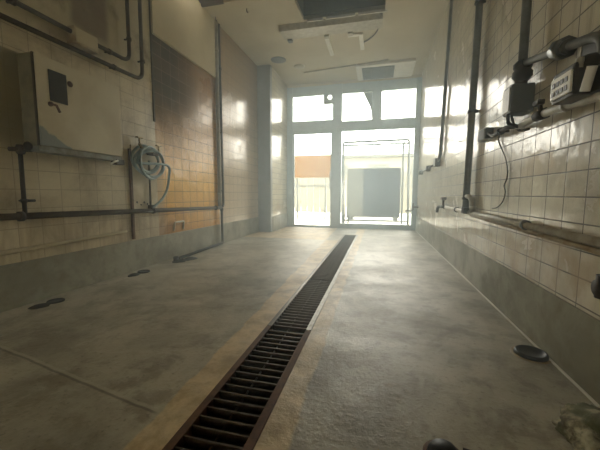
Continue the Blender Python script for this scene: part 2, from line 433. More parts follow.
struct(B('wall_right', (XR, YN, 0), (XR + .15, YB + .1, ZC + .5), 'tile_r'))
struct(B('wall_left', (XL - .15, YN, 0), (XL, 2.862, ZC + .5), 'tile_l'))
struct(B('wall_left', (XL - .15, 2.862, 0), (XL, 4.19, ZC + .5), 'tile_rust'))
struct(B('wall_left', (XL - .15, 4.19, 0), (XL, 5.75, ZC + .5), 'tile_far'))
struct(B('pillar', (XL - .15, 5.75, 0), (-2.03, 5.86, ZC), 'pillar', bevel=0.004))
struct(B('wall_left', (XL - .15, 5.86, 0), (-2.03, YB + .1, ZC + .5), 'tile_r'))
struct(B('wall_far', (XL - .15, YB, 3.10), (XR + .15, YB + .12, ZC + .5), 'ceil'))
bm = bmesh.new()   # wall behind the camera with an unseen opening added for fill light
box(bm, (XL - .15, YN - .12, 0), (-2.2, YN, ZC + .5)); box(bm, (-1.6, YN - .12, 0), (XR + .15, YN, ZC + .5)); box(bm, (-2.2, YN - .12, 1.5), (-1.6, YN, ZC + .5))
struct(obj('wall_near', bm, 'board'))
# plinths
struct(B('baseboard_right', (XR - .012, YN, 0), (XR, YB, .296), 'plinth', bevel=.004))
struct(B('baseboard_left', (XL, YN, 0), (XL + .012, 5.75, .296), 'plinth', bevel=.004))
struct(B('baseboard_left', (-2.03, 5.86, 0), (-2.018, YB, .296), 'plinth', bevel=.004))
bm = bmesh.new()
quadprism(bm, [(XR - .022, .9, 0), (XR - .012, .9, 0), (XR - .012, 6.6, 0), (XR - .018, 6.6, 0)], (0, 0, .006))
struct(obj('trim_right', bm, 'white'))
# cream board above the stained tiles, narrow dark brown strip along its near edge
struct(B('trim_left', (XL, 2.855, 2.379), (XL + .03, 4.115, ZC), 'board', bevel=.003))
struct(B('trim_left', (XL, 2.842, 1.50), (XL + .010, 2.866, 2.75), 'pipe_brown'))

# ceiling with two broken openings
bm = bmesh.new()
HX0, HX1, HY0, HY1 = -1.073, .028, 3.3, 4.45
box(bm, (XL - .15, HY1, ZC), (XR + .15, YB + .1, ZC + .05))
box(bm, (XL, 3.80, ZC), (HX0, HY1, ZC + .05)); box(bm, (HX1, HY0, ZC), (XR, HY1, ZC + .05))
box(bm, (-1.96, 2.9, ZC), (HX0, 3.80, ZC + .05))
box(bm, (XL, YN, ZC), (-1.96, 2.9, ZC + .05)); box(bm, (-1.96, YN, ZC), (HX0, 2.9, ZC + .05))
box(bm, (HX0, YN, ZC), (XR, HY0, ZC + .05))
struct(obj('ceiling', bm, 'ceil'))
bm = bmesh.new()   # lower skin of the ceiling towards the camera, ends in a ragged seam
quadprism(bm, [(-2.26, 3.80, ZC), (HX0, 3.80, ZC), (HX0, 4.2, ZC), (-1.58, 4.10, ZC), (-2.26, 4.14, ZC)], (0, 0, -.02))
quadprism(bm, [(HX1, 3.4, ZC), (XR, 3.4, ZC), (XR, 4.36, ZC), (.19, 4.45, ZC), (HX1, 4.47, ZC)], (0, 0, -.02))
struct(obj('ceiling', bm, 'ceil'))
bm = bmesh.new()
box(bm, (HX0 - .1, HY0 - .1, ZC + .42), (HX1 + .1, HY1 + .1, ZC + .45))
for a in ((HX0 - .02, HY0, HX0, HY1), (HX1, HY0, HX1 + .02, HY1), (HX0, HY0 - .02, HX1, HY0), (HX0, HY1, HX1, HY1 + .02)):
    box(bm, (a[0], a[1], ZC + .004), (a[2], a[3], ZC + .43))
struct(obj('ceiling_void', bm, 'void'))
bm = bmesh.new()
box(bm, (XL, 2.9, ZC + .10), (-1.96, 3.8, ZC + .3))
struct(obj('ceiling_beam', bm, 'wood'))
struct(B('ceiling_beam', (XL, 3.775, ZC - .03), (-1.955, 3.81, ZC + .1), 'wood'))
bm = bmesh.new()
for a, b in ((-1.02, -.80), (-.76, -.36), (-.32, .06)): box(bm, (a, 4.452, ZC - .03), (b, 4.47, ZC + .002))
struct(obj('trim_ceiling', bm, 'white'))

# shop front
def bar(bm, x0, x1, z0, z1, y0=YB - .03, y1=YB + .05, bev=.004): box(bm, (x0, y0, z0), (x1, y1, z1), bev)
bm = bmesh.new()
bar(bm, -2.03, -1.895, 0, 3.10, YB - .05); bar(bm, -1.0, -.795, .0, 3.10, YB - .05); bar(bm, .70, .80, 0, 3.10, YB - .05)
bar(bm, -1.9, -1.0, 2.11, 2.37); bar(bm, -.8, .71, 2.115, 2.325)
bar(bm, -1.9, -1.0, 2.905, 3.10); bar(bm, -.8, .71, 2.905, 3.10)
bar(bm, -.165, .03, 2.30, 2.91); bar(bm, -.8, .71, 0, .105); bar(bm, -1.9, -1.0, 0, .022)
win = struct(obj('window_1', bm, 'frame'))
def pane(x0, x1, z0, z1, parent, y=YB): return B('glass_pane', (x0, y, z0), (x1, y + .006, z1), 'glass', parent)
pane(-1.9, -.995, 2.36, 2.91, win); pane(-.80, -.16, 2.32, 2.91, win); pane(.025, .705, 2.32, 2.91, win); pane(-.80, .705, .10, 2.12, win)
for x in (-.50, .33):
    B('window_latch', (x - .02, YB - .05, 2.33), (x + .02, YB - .03, 2.355), 'frame', win)
# flue plate in the first top pane
bm = bmesh.new()
px0, px1, pz0, pz1, hx, hz, hr = -1.205, -1.0, 2.70, 2.91, -1.065, 2.845, .045
N = 32; inner = []; outer = []
for i in range(N):
    a = 2 * math.pi * i / N; dx, dz = math.cos(a), math.sin(a)
    inner.append((hx + dx * hr, hz + dz * hr))
    t = min(((px1 - hx) / dx if dx > 1e-6 else 9), ((px0 - hx) / dx if dx < -1e-6 else 9), ((pz1 - hz) / dz if dz > 1e-6 else 9), ((pz0 - hz) / dz if dz < -1e-6 else 9))
    outer.append((hx + dx * t, hz + dz * t))
for y in (YB - .02, YB - .008):
    pass
vs_ = [[bm.verts.new((x, y, z)) for x, z in ring] for y in (YB - .022, YB - .008) for ring in (inner, outer)]
for i in range(N):
    j = (i + 1) % N
    bm.faces.new((vs_[0][i], vs_[0][j], vs_[1][j], vs_[1][i])); bm.faces.new((vs_[2][i], vs_[3][i], vs_[3][j], vs_[2][j]))
    bm.faces.new((vs_[0][i], vs_[2][i], vs_[2][j], vs_[0][j])); bm.faces.new((vs_[1][i], vs_[1][j], vs_[3][j], vs_[3][i]))
bmesh.ops.recalc_face_normals(bm, faces=bm.faces)
obj('flue_plate', bm, 'frame', win, 'grey plate with a round flue hole')
# torn blind hanging behind the middle top pane
bm = bmesh.new()
quadprism(bm, [(-.36, YB + .012, 2.90), (-.165, YB + .012, 2.90), (-.165, YB + .012, 2.36), (-.20, YB + .012, 2.58), (-.27, YB + .012, 2.72)], (0, .004, 0))
obj('torn_film', bm, 'out_grey', win, 'torn grey film in the corner of a top pane')
# dark 11 low on the big pane
bm = bmesh.new()
for x in (-.735, -.64):
    quadprism(bm, [(x, YB - .004, .115), (x + .038, YB - .004, .115), (x + .038, YB - .004, .30), (x + .016, YB - .004, .30), (x - .04, YB - .004, .255), (x - .04, YB - .004, .228), (x, YB - .004, .245)], (0, .003, 0))
obj('number_mark', bm, 'mark', win, 'dark figures 11 on the glass')
# door: sliding leaf in the left bay
bm = bmesh.new()
for (x0, x1, z0, z1) in ((-1.895, -1.865, .022, 2.11), (-1.03, -1.0, .022, 2.11), (-1.87, -1.03, .022, .045), (-1.87, -1.03, 2.085, 2.11)):
    box(bm, (x0, YB - .012, z0), (x1, YB + .03, z1), .003)
door = struct(obj('door_1', bm, 'frame'))
pane(-1.87, -1.025, .04, 2.09, door, YB + .008)
bm = bmesh.new(); box(bm, (-1.05, YB - .05, .84), (-1.015, YB - .012, 1.26), .008)
obj('door_handle', bm, 'frame', door)

# ------------------------------------------------------------------ outside, seen through the glass
struct(B('ground_outside', (-9, YB + .1, -.12), (9, 22, -.02), 'out_ground')); struct(B('ground_outside', (-9, -12, -.12), (9, YN - .12, -.02), 'out_ground'))
o = thing('boundary_fence', 'white boundary fence of upright boards beyond the orange board', 'fence', (-1.0, 11.0, -.02))
bm = bmesh.new()
for i in range(46):
    x = -6.0 + i * .235; box(bm, (x, 11.0, .1), (x + .215, 11.03, 1.42))
obj('fence_boards', bm, 'out_white', o)
bm = bmesh.new(); box(bm, (-6, 10.96, 1.42), (4.9, 11.06, 1.5)); box(bm, (-6, 10.97, 1.02), (4.9, 11.0, 1.09))
obj('fence_rail', bm, 'out_grey', o)
for x in (-6, -3.6, -1.2, 1.2, 3.6): B('fence_post', (x, 11.03, -.02), (x + .1, 11.13, 1.5), 'out_white', o)
settle(o)
o = thing('street_building', 'washed out pale building across the street seen through the glass', 'building', (-1, 19.0, -.02))
B('wall', (-8, 19, -.02), (7, 21, 2.9), 'out_wall', o)
bm = bmesh.new(); box(bm, (-8.2, 18.6, 2.9), (7.2, 21.2, 3.05)); obj('eave', bm, 'out_grey', o)
for x in (-5.2, -3.0, -.6, 1.8): B('window', (x, 18.97, 1.9), (x + 1.2, 19.02, 2.5), 'out_grey', o)
settle(o)
o = thing('orange_board', 'plain orange board behind the glass door', 'board', (-1.95, 9.0, -.02))
B('panel', (-2.52, 9.0, 1.235), (-1.33, 9.04, 1.885), 'orange', o, .003)
bm = bmesh.new(); tube(bm, [(-2.35, 9.06, -.02), (-2.35, 9.06, 1.86)], .022); obj('post', bm, 'rack', o)
bm = bmesh.new(); tube(bm, [(-1.5, 9.06, -.02), (-1.5, 9.06, 1.86)], .022); obj('post', bm, 'rack', o)
settle(o)
o = thing('outdoor_machine', 'dark fronted grey machine standing outside behind the rack', 'machine', (-.1, 9.2, -.02))
B('cabinet', (-.86, 9.03, .10), (.60, 9.75, 1.49), 'mach_side', o, .01)
B('front_panel', (-.40, 9.0, .13), (.60, 9.03, 1.47), 'mach', o, .006, 'dark ribbed front panel')
bm = bmesh.new()
for i in range(12): box(bm, (-.36 + i * .08, 8.992, .2), (-.345 + i * .08, 9.001, 1.40))
obj('panel_rib', bm, 'mach', o)
for x in (-.8, .46):
    B('foot', (x, 9.1, -.02), (x + .1, 9.6, .10), 'out_grey', o)
settle(o)
o = thing('pipe_rack', 'pale upright pipe rack outside in front of the dark machine', 'rack', (-.08, 7.6, -.02))
bm = bmesh.new(); tube(bm, fillet([(-.815, 7.6, -.02), (-.835, 7.6, 1.985), (.665, 7.6, 2.0), (.70, 7.6, -.02)], .06), .028)
obj('outer_frame', bm, 'rack', o)
bm = bmesh.new(); tube(bm, [(.56, 7.62, .05), (.545, 7.62, 1.95)], .022); obj('upright', bm, 'rack', o)
bm = bmesh.new(); tube(bm, [(-.83, 7.6, 1.91), (.67, 7.6, 1.92)], .024); obj('rail', bm, 'rack', o)
bm = bmesh.new(); tube(bm, [(-.82, 7.6, .12), (.70, 7.6, .12)], .016); obj('rail', bm, 'rack', o)
for x in (-.82, .70): B('foot', (x - .03, 7.4, -.02), (x + .03, 7.8, .03), 'rack', o, .006)
T('hook', [(-.15, 7.6, 1.91), (-.13, 7.58, 1.80), (-.05, 7.58, 1.70)], .012, 'rack', o)
T('hook', [(-.02, 7.6, 1.91), (-.06, 7.58, 1.80), (-.13, 7.58, 1.72)], .012, 'rack', o)
settle(o)
tag(T('loose_cable', [(-.52, 7.56, 2.02), (-.42, 7.55, 2.07), (-.3, 7.5, 2.09), (-.2, 7.45, 2.12), (-.14, 7.4, 2.2), (-.13, 7.38, 2.33), (-.13, 7.38, 2.6)], .008, 'rack', seg=8),
    'thin pale cable curling up from the top of the pipe rack', 'cable')

# ------------------------------------------------------------------ floor drain with grate panels
def grate(y0, y1, frame_mat, label, right_mat=None):
    t = thing('drain_grate', label, 'grate', ((GX0 + GX1) / 2, (y0 + y1) / 2, -.03), 'drain grate panels along the floor channel')
    for x0, x1, mt in ((-.594, -.566, frame_mat), (-.366, -.336, right_mat or frame_mat)):
        bm = bmesh.new(); box(bm, (x0, y0, -.034), (x1, y1, .003), .002); obj('side_rail', bm, mt, t)
    for x in (-.468,):
        bm = bmesh.new(); tube(bm, [(x, y0 + .005, -.014), (x, y1 - .005, -.014)], .004, 8); obj('tie_rod', bm, 'bar', t)
    n = int((y1 - y0) / .0455); first = None
    for i in range(n):
        y = y0 + .02 + i * .0455
        if first is None:
            bm = bmesh.new(); box(bm, (-.568, -.0028, -.026), (-.364, .0028, 0), .001)
            first = obj('crossbar', bm, 'bar', t)
            first.data.transform(Matrix.Translation((-t.location.x, 0, -t.location.z)))
            c = first
        else:
            c = first.copy(); COL.objects.link(c); c.parent = t
        c.location = (0, y - t.location.y, 0)
    for ch in t.children:
        if not ch.name.startswith('crossbar'): ch.data.transform(Matrix.Translation(-t.location))
    return t
grate(.305, 1.600, 'rust', 'rusty brown framed drain grate panel nearest the camera')
gp = [(1.606, 2.64, 'second drain grate panel, just beyond the rusty one'), (2.646, 3.68, 'third drain grate panel along the floor channel'),
      (3.686, 4.72, 'drain grate panel last but one before the window'), (4.726, 5.765, 'farthest drain grate panel, ending near the window')]
for y0, y1, lb in gp: grate(y0, y1, 'bar', lb, 'galv')

# ------------------------------------------------------------------ pipes on the left wall
def clamp(p, r, axis, parent, mat='pipe_dark', wx=None):
    """strap round a pipe with a stud to the wall at x = wx"""
    bm = bmesh.new(); p = Vector(p); d = Vector({'X': (1, 0, 0), 'Y': (0, 1, 0), 'Z': (0, 0, 1)}[axis]) * .012
    tube(bm, [p - d, p + d], r * 1.28, 14)
    if wx is not None: tube(bm, [p, Vector((wx, p.y, p.z))], r * .45, 8)
    return obj('pipe_clamp', bm, mat, parent)

PX = XL + .05
o = thing('conduit', 'upper dark conduit on the left wall running through a square junction box', 'pipe', (PX, 1.9, 1.95))
T('run', [(PX, .9, 1.94), (PX, 1.94, 1.945)], .016, 'pipe_brown', o)
T('bend', [(PX, 2.12, 1.945), (PX, 2.50, 1.950), (PX, 2.505, ZC - .005)], .016, 'pipe_brown', o, .09)
clamp((PX, 1.56, 1.943), .02, 'Y', o, mat='pipe_brown', wx=XL); clamp((PX, 2.28, 1.946), .017, 'Y', o, mat='pipe_brown', wx=XL); clamp((PX, 2.503, 2.15), .017, 'Z', o, mat='pipe_brown', wx=XL)
jb = B('junction_box', (XL + .005, 1.935, 1.865), (XL + .085, 2.135, 1.985), 'pipe_cream', o, .006)
B('lid', (XL + .085, 1.945, 1.875), (XL + .092, 2.125, 1.975), 'board', jb, .003)
settle(o)
o = thing('conduit', 'lower dark conduit on the left wall curving up right of the junction box', 'pipe', (PX, 1.9, 1.83))
T('run', [(PX, .9, 1.805), (PX, 2.655, 1.84), (PX, 2.665, ZC - .005)], .017, 'pipe_brown', o, .1)
clamp((PX, 2.32, 1.834), .018, 'Y', o, mat='pipe_brown', wx=XL); clamp((PX, 2.662, 2.02), .018, 'Z', o, mat='pipe_brown', wx=XL)
settle(o)

o = thing('water_pipe', 'long dark horizontal pipe low along the left wall', 'pipe', (XL + .05, 2.8, .57))
bm = bmesh.new(); tube(bm, [(XL + .05, .9, .612), (XL + .05, 4.14, .548)], .022); obj('run', bm, 'pipe_brown', o)
for y in (1.5, 2.72, 4.0): clamp((XL + .05, y, .612 - (y - .9) * .0198), .025, 'Y', o, 'pipe_dark', XL)
settle(o)
o = thing('standpipe', 'thin dark vertical pipe with valve at left, under the cabinet corner', 'pipe', (XL + .04, 1.535, .62))
T('pipe', [(XL + .04, 1.533, .60), (XL + .04, 1.535, 1.04)], .013, 'pipe_dark', o)
bm = bmesh.new(); lathe(bm, [(0, -.03), (.02, -.03), (.027, -.012), (.027, .012), (.02, .03), (0, .03)], (XL + .045, 1.535, 1.03)); tube(bm, [(XL + .045, 1.47, 1.025), (XL + .045, 1.60, 1.035)], .014)
v = obj('valve_body', bm, 'pipe_dark', o)
bm = bmesh.new(); tube(bm, [(XL + .05, 1.535, 1.03), (XL + .11, 1.535, 1.05)], .008); lathe(bm, [(0, -.008), (.025, -.006), (.028, 0), (.025, .006), (0, .008)], (XL + .11, 1.535, 1.05), 'X'); obj('hand_wheel', bm, 'pipe_dark', v)
clamp((XL + .04, 1.533, .70), .014, 'Z', o, 'pipe_dark', XL)
T('stub', [(XL + .04, 1.533, .70), (XL + .04, 1.60, .70)], .009, 'pipe_dark', o)
settle(o)
tag(T('painted_pipe', [(XL + .022, .9, .362), (XL + .022, 2.33, .393), (XL + .004, 2.40, .395)], .016, 'board'),
    'thin cream painted pipe just above the left plinth', 'pipe')
o = thing('rusty_strip', 'rusty vertical metal strip on the left wall beside the hose', 'strip', (XL + .012, 2.49, .35))
B('strip', (XL, 2.475, .31), (XL + .02, 2.50, 1.17), 'rust', o, .003)
bm = bmesh.new()
for z in (.45, .85, 1.1): lathe(bm, [(0, .024), (.007, .022), (.008, .019)], (XL, 2.4875, z), 'X', 10)
obj('screw', bm, 'rust', o); settle(o)
o = thing('backing_board', 'pale wall board behind the coiled hose with a row of dark holes', 'board', (XL, 2.66, .66))
B('panel', (XL, 2.505, .60), (XL + .012, 2.83, 1.21), 'pale_board', o, .002)
bm = bmesh.new()
for y, z, r in ((2.55, .665, .010), (2.60, .64, .009), (2.645, .662, .011), (2.69, .645, .010), (2.735, .67, .009)):
    lathe(bm, [(0, .0135), (r, .0135), (r, .011)], (XL, y, z), 'X', 14)
obj('hole', bm, 'sludge', o); settle(o)

# coiled hose, tap and riser
o = thing('wall_tap', 'brass wall tap with two outlets above the coiled hose', 'tap', (XL, 2.70, 1.17))
bm = bmesh.new(); tube(bm, [(XL, 2.70, 1.16), (XL + .07, 2.70, 1.16)], .016); tube(bm, fillet([(XL + .06, 2.56, 1.23), (XL + .06, 2.60, 1.17), (XL + .06, 2.80, 1.16), (XL + .06, 2.83, 1.19)], .03), .013)
obj('body', bm, 'brass', o)
for y, z in ((2.565, 1.25), (2.83, 1.21)):
    bm = bmesh.new(); tube(bm, [(XL + .06, y, z - .03), (XL + .06, y, z + .03)], .009, 8); box(bm, (XL + .045, y - .035, z + .028), (XL + .075, y + .035, z + .04), .004)
    obj('handle', bm, 'brass', o)
B('hose_hook', (XL + .05, 2.66, 1.13), (XL + .13, 2.74, 1.15), 'pipe_dark', o, .004)
settle(o)
bm = bmesh.new(); pts = []
loops = 4.25; n = 150
for i in range(n):
    t = i / (n - 1); a = math.pi / 2 + 2 * math.pi * loops * t
    k = math.floor(loops * t)
    ry = .150 + .028 * math.sin(3.1 * t * loops) + .012 * k; rz = .118 + .02 * math.sin(2.3 * t * loops + 1) + .008 * k
    pts.append((XL + .045 + .05 * t + .012 * math.sin(a * 1.5), 2.655 + .012 * k + ry * math.cos(a), 1.085 - .012 * k + rz * math.sin(a)))
tail = [(XL + .10, 2.90, 1.05), (XL + .095, 2.93, .93), (XL + .09, 2.90, .80), (XL + .085, 2.83, .70), (XL + .075, 2.75, .64), (XL + .06, 2.70, .605)]
last = Vector(pts[-1])
sm = []
P = [Vector(pts[-3]), last] + [Vector(q) for q in tail]
for i in range(1, len(P) - 1):
    p0, p1, p2, p3 = P[i - 1], P[i], P[i + 1], P[min(i + 2, len(P) - 1)]
    for j in range(6):
        t = j / 6; sm.append(.5 * ((2 * p1) + (p2 - p0) * t + (2 * p0 - 5 * p1 + 4 * p2 - p3) * t * t + (3 * p1 - p0 - 3 * p2 + p3) * t ** 3))
tube(bm, pts[:-1] + sm + [P[-1]], .0125, 10)
tag(obj('garden_hose', bm, 'hose'), 'pale blue hose coiled on the left wall', 'hose')
o = thing('riser_pipe', 'short black riser pipe hanging below the coiled hose', 'pipe', (XL + .04, 2.70, .60))
T('pipe', [(XL + .035, 2.71, 1.08), (XL + .04, 2.70, .60)], .010, 'pipe_dark', o)
B('coupling', (XL + .02, 2.68, .59), (XL + .07, 2.73, .635), 'pipe_dark', o, .006)
settle(o)

# wall cabinet (electric box)
cx0, cx1, cy0, cy1, cz0, cz1 = XL, XL + .13, 1.59, 2.265, 1.045, 1.648
o = thing('wall_cabinet', 'cream steel wall cabinet with peeling paint and a dark window plate', 'cabinet', (XL, 1.93, 1.05))
bm = bmesh.new(); box(bm, (cx0, cy0, cz0 - .012), (cx1 - .012, cy1, cz1), .004); obj('body', bm, 'olive_steel', o)
B('door_gap_shade', (cx1 - .012, cy0 - .003, cz0 + .01), (cx1 + .002, cy0 + .012, cz1), 'pipe_dark', o)  # dark strip painted in for the shaded gap at the door edge
B('lower_rail', (cx0 + .02, cy0 - .004, cz0 - .02), (cx1 + .004, cy1, cz0 + .016), 'teal', o, .003)
d = B('door', (cx1 - .010, cy0 + .006, cz0 + .022), (cx1 + .012, cy1 - .004, cz1 - .004), 'door', o, .004)
B('window_plate', (cx1 + .012, 1.672, 1.368), (cx1 + .017, 1.795, 1.572), 'shutter', d, .002)
bm = bmesh.new(); lathe(bm, [(0, .010), (.016, .009), (.020, .004), (.020, 0)], (cx1 + .012, 1.822, 1.522), 'X', 18); obj('lock', bm, 'rust', d)
bm = bmesh.new(); lathe(bm, [(0, .014), (.014, .013), (.016, 0)], (cx1 + .012, 1.672, 1.345), 'X', 16); tube(bm, [(cx1 + .022, 1.655, 1.348), (cx1 + .03, 1.70, 1.342), (cx1 + .03, 1.722, 1.30)], .0085, 8); obj('handle', bm, 'rust', d)
bm = bmesh.new(); box(bm, (cx1 - .05, 2.20, cz0 - .05), (cx1 + .01, 2.285, cz0 - .005), .006); obj('bracket', bm, 'pipe_dark', o)
T('latch', [(cx1 + .015, 2.13, cz0 - .055), (cx1 + .02, 2.16, cz0 - .035), (cx1 + .015, 2.205, cz0 - .018)], .008, 'white', o, label='white latch tip')
settle(o)

# vertical pipes by the stained tiles
o = thing('grey_downpipe', 'light grey vertical pipe on the left wall at the edge of the orange tiles', 'pipe', (XL + .032, 4.15, .6))
T('pipe', [(XL + .032, 4.15, .57), (XL + .032, 4.15, ZC - .02)], .026, 'pipe_light', o)
for z in (.75, 2.0, 2.75): clamp((XL + .032, 4.15, z), .026, 'Z', o, 'pipe_light')
settle(o)
o = thing('black_conduit', 'black vertical conduit from ceiling to the low pipe on the left wall', 'pipe', (XL + .03, 4.235, .56))
T('pipe', [(XL + .03, 4.235, ZC - .02), (XL + .03, 4.26, .60), (XL + .05, 4.20, .565)], .018, 'pipe_dark', o, .05)
for z in (.80, 1.65, 2.55): clamp((XL + .03, 4.245, z), .018, 'Z', o, 'pipe_dark', XL)
settle(o)
o = thing('drain_pipe', 'thin black pipe bending at the floor along the left plinth', 'pipe', (XL + .05, 4.13, .02))
T('pipe', [(XL + .05, 4.17, .548), (XL + .055, 4.165, .020), (XL + .12, 3.02, .020)], .0175, 'pipe_dark', o, .035)
Lz('coupling', [(0, -.02), (.024, -.02), (.024, .02), (0, .02)], (XL + .051, 4.17, .52), 'pipe_dark', o)
settle(o)
tag(T('wire_bracket', [(XL + .004, 3.105, .325), (XL + .014, 3.11, .42), (XL + .014, 3.29, .418), (XL + .004, 3.285, .322)], .011, 'dial', fil=.02, seg=8),
    'small white bracket on the orange tiles above the plinth', 'bracket')

# drains, sludge on the left side of the floor
def blob(name, pts, h, mat, parent=None, seed=0):
    """low irregular heap: pts list of (x, y, r)"""
    bm = bmesh.new()
    for k, (x, y, r, sx) in enumerate(pts):
        prof = []
        rings = 5; seg = 22; R = []
        for i in range(rings + 1):
            t = i / rings; rr = r * (1 - t); zz = h * (1 - (1 - t) ** 2)
            R.append([bm.verts.new((x + rr * math.cos(a) * (1 + .25 * mnoise.noise((math.cos(a) * 2 + seed, math.sin(a) * 2, k))),
                                    y + sx * rr * math.sin(a) * (1 + .25 * mnoise.noise((math.cos(a) * 2, math.sin(a) * 2 + seed, k + 5))), zz)) for a in [2 * math.pi * q / seg for q in range(seg)]] if i < rings else [bm.verts.new((x, y, h))])
        for a, b in zip(R, R[1:]):
            for q in range(seg):
                f = list(dict.fromkeys([a[q], a[(q + 1) % seg], b[(q + 1) % len(b)], b[q % len(b)]]))
                if len(f) > 2: bm.faces.new(f).smooth = True
        bm.faces.new(R[0][::-1])
    return obj(name, bm, mat, parent)
def ring_drain(name, x, y, r, label, rim='pipe_grey', depth=.012, cat='drain'):
    t = thing(name, label, cat, (x, y, 0))
    Lz('rim', [(r * .82, .003), (r * .86, depth), (r * .97, depth), (r, 0.0), (r * .82, 0.0)], (x, y, 0), rim, t)
    Lz('bowl', [(r * .83, depth * .7), (r * .7, depth * .35), (r * .3, .003), (0, .003)], (x, y, 0), 'black', t)
    settle(t); return t
ring_drain('floor_drain', -2.155, 1.615, .052, 'nearer of the two dark drain holes beside the left plinth', 'sludge', .008)
tag(blob('sludge_patch', [(-2.165, 1.515, .055, 1.1)], .014, 'sludge', seed=3), 'small dark sludge patch beside the nearest left drain hole', 'sludge')
ring_drain('floor_drain', -2.16, 2.46, .055, 'dark drain hole by the left plinth below the coiled hose', 'sludge', .010)
tag(blob('sludge_patch', [(-2.165, 2.34, .045, 1.4)], .018, 'sludge', seed=6), 'thin dark sludge streak in front of the drain hole below the hose', 'sludge')
o = thing('pipe_end_drain', 'black drain outlet with debris where the thin pipe ends on the floor', 'drain', (-2.12, 3.03, 0))
b_ = blob('debris', [(-2.13, 2.98, .075, 1.3), (-2.08, 3.10, .07, 1.4)], .02, 'sludge', o, 2)
bm = bmesh.new(); lathe(bm, [(.028, 0), (.028, .05), (.022, .05), (.020, .02), (0, .02)], (-2.165, 2.96, 0), 'Z', 18); obj('outlet', bm, 'black', o)
settle(o)

# right side of the floor
t = thing('round_drain_cap', 'black round drain cap with pale rim near the right plinth', 'drain', (.722, 1.615, 0))
Lz('rim', [(.052, .004), (.056, .018), (.062, .018), (.067, .010), (.069, 0), (.052, 0)], (.722, 1.615, 0), 'black', t)
Lz('seal', [(.066, .001), (.078, .004), (.082, .0)], (.722, 1.615, 0), 'pipe_cream', t, label='pale worn seal round the rim')
Lz('bowl', [(.054, .014), (.045, .006), (.02, .003), (0, .003)], (.722, 1.615, 0), 'black', t)
settle(t)
t = thing('domed_cap', 'small domed black cap on the floor at the bottom edge', 'cap', (.205, .90, 0))
Lz('dome', [(0, .036), (.018, .034), (.034, .025), (.042, .012), (.044, 0), (0, 0)], (.205, .90, 0), 'black', t)
Lz('flange', [(.044, .006), (.054, .004), (.056, 0), (.044, 0)], (.205, .90, 0), 'rust', t)
settle(t)
tag(T('stick', [(.262, .925, .006), (.30, .915, .008), (.35, .885, .006)], [.008, .007, .004], 'wood', seg=8), 'short dark stick beside the domed black cap', 'stick')
bm = bmesh.new(); bmesh.ops.create_icosphere(bm, subdivisions=5, radius=1)
for v in bm.verts:
    d = v.co.normalized(); q = d * 2.1
    k = 1 + .22 * mnoise.noise(q) + .10 * mnoise.noise(q * 2.6) + .06 * mnoise.noise(q * 6.5)
    z = d.z * k
    v.co = Vector((.690 + .105 * d.x * k, 1.070 + .120 * d.y * k, .085 * (z if z > 0 else z * .1) + .004))
for f in bm.faces: f.smooth = True
tag(obj('mossy_rock', bm, 'rock'), 'mossy lump of broken stone on the floor in the bottom right corner', 'rock')

# ------------------------------------------------------------------ right wall pipework
o = thing('riser_pipe', 'thick dark riser pipe in the middle of the right wall, floor pipe to ceiling', 'pipe', (.755, 2.95, .6))
T('pipe', [(.755, 3.005, .60), (.755, 2.90, ZC - .005)], .028, 'pipe_grey', o)
for z in (.72, 1.45, 2.3): clamp((.755, 3.005 - (z - .6) * .041, z), .028, 'Z', o, 'pipe_dark', XR)
B('foot', (.73, 2.965, .585), (.785, 3.045, .64), 'pipe_dark', o, .008)
settle(o)
o = thing('elbow_fitting', 'small pale elbow fitting at the foot of the thick right riser', 'fitting', (.77, 2.85, .6))
T('elbow', [(.755, 3.0, .735), (.755, 2.90, .735), (.765, 2.86, .70), (.77, 2.84, .60)], .020, 'pipe_pale', o, .03)
Lz('collar', [(0, -.015), (.026, -.015), (.026, .015), (0, .015)], (.77, 2.845, .64), 'pipe_pale', o)
settle(o)
o = thing('slim_conduit', 'slim grey conduit down the right wall ending in two boxes near the window', 'pipe', (.77, 4.4, 1.2))
T('pipe', [(.77, 4.12, ZC - .02), (.77, 4.40, 1.255), (.77, 4.55, 1.19)], .020, 'pipe_grey', o, .06)
T('branch', [(.77, 4.60, 1.185), (.77, 5.4, 1.165), (.77, 6.55, 1.16)], .013, 'pipe_grey', o)
B('switch_box', (.735, 4.52, 1.13), (.80, 4.68, 1.235), 'pipe_grey', o, .006)
Lz('round_box', [(0, -.045), (.045, -.04), (.05, 0), (.05, .025)], (.775, 5.35, 1.165), 'pipe_grey', o, 'X')
Lz('round_box', [(0, -.04), (.042, -.035), (.046, 0), (.046, .025)], (.775, 6.2, 1.16), 'pipe_grey', o, 'X')
settle(o)
o = thing('thin_conduit', 'thin pale conduit running beside the slim grey one near the window', 'pipe', (.785, 4.3, 1.3))
T('pipe', [(.785, 4.30, ZC - .02), (.785, 4.53, 1.24)], .010, 'pipe_pale', o)
clamp((.785, 4.42, 2.2), .011, 'Z', o, 'pipe_pale'); settle(o)

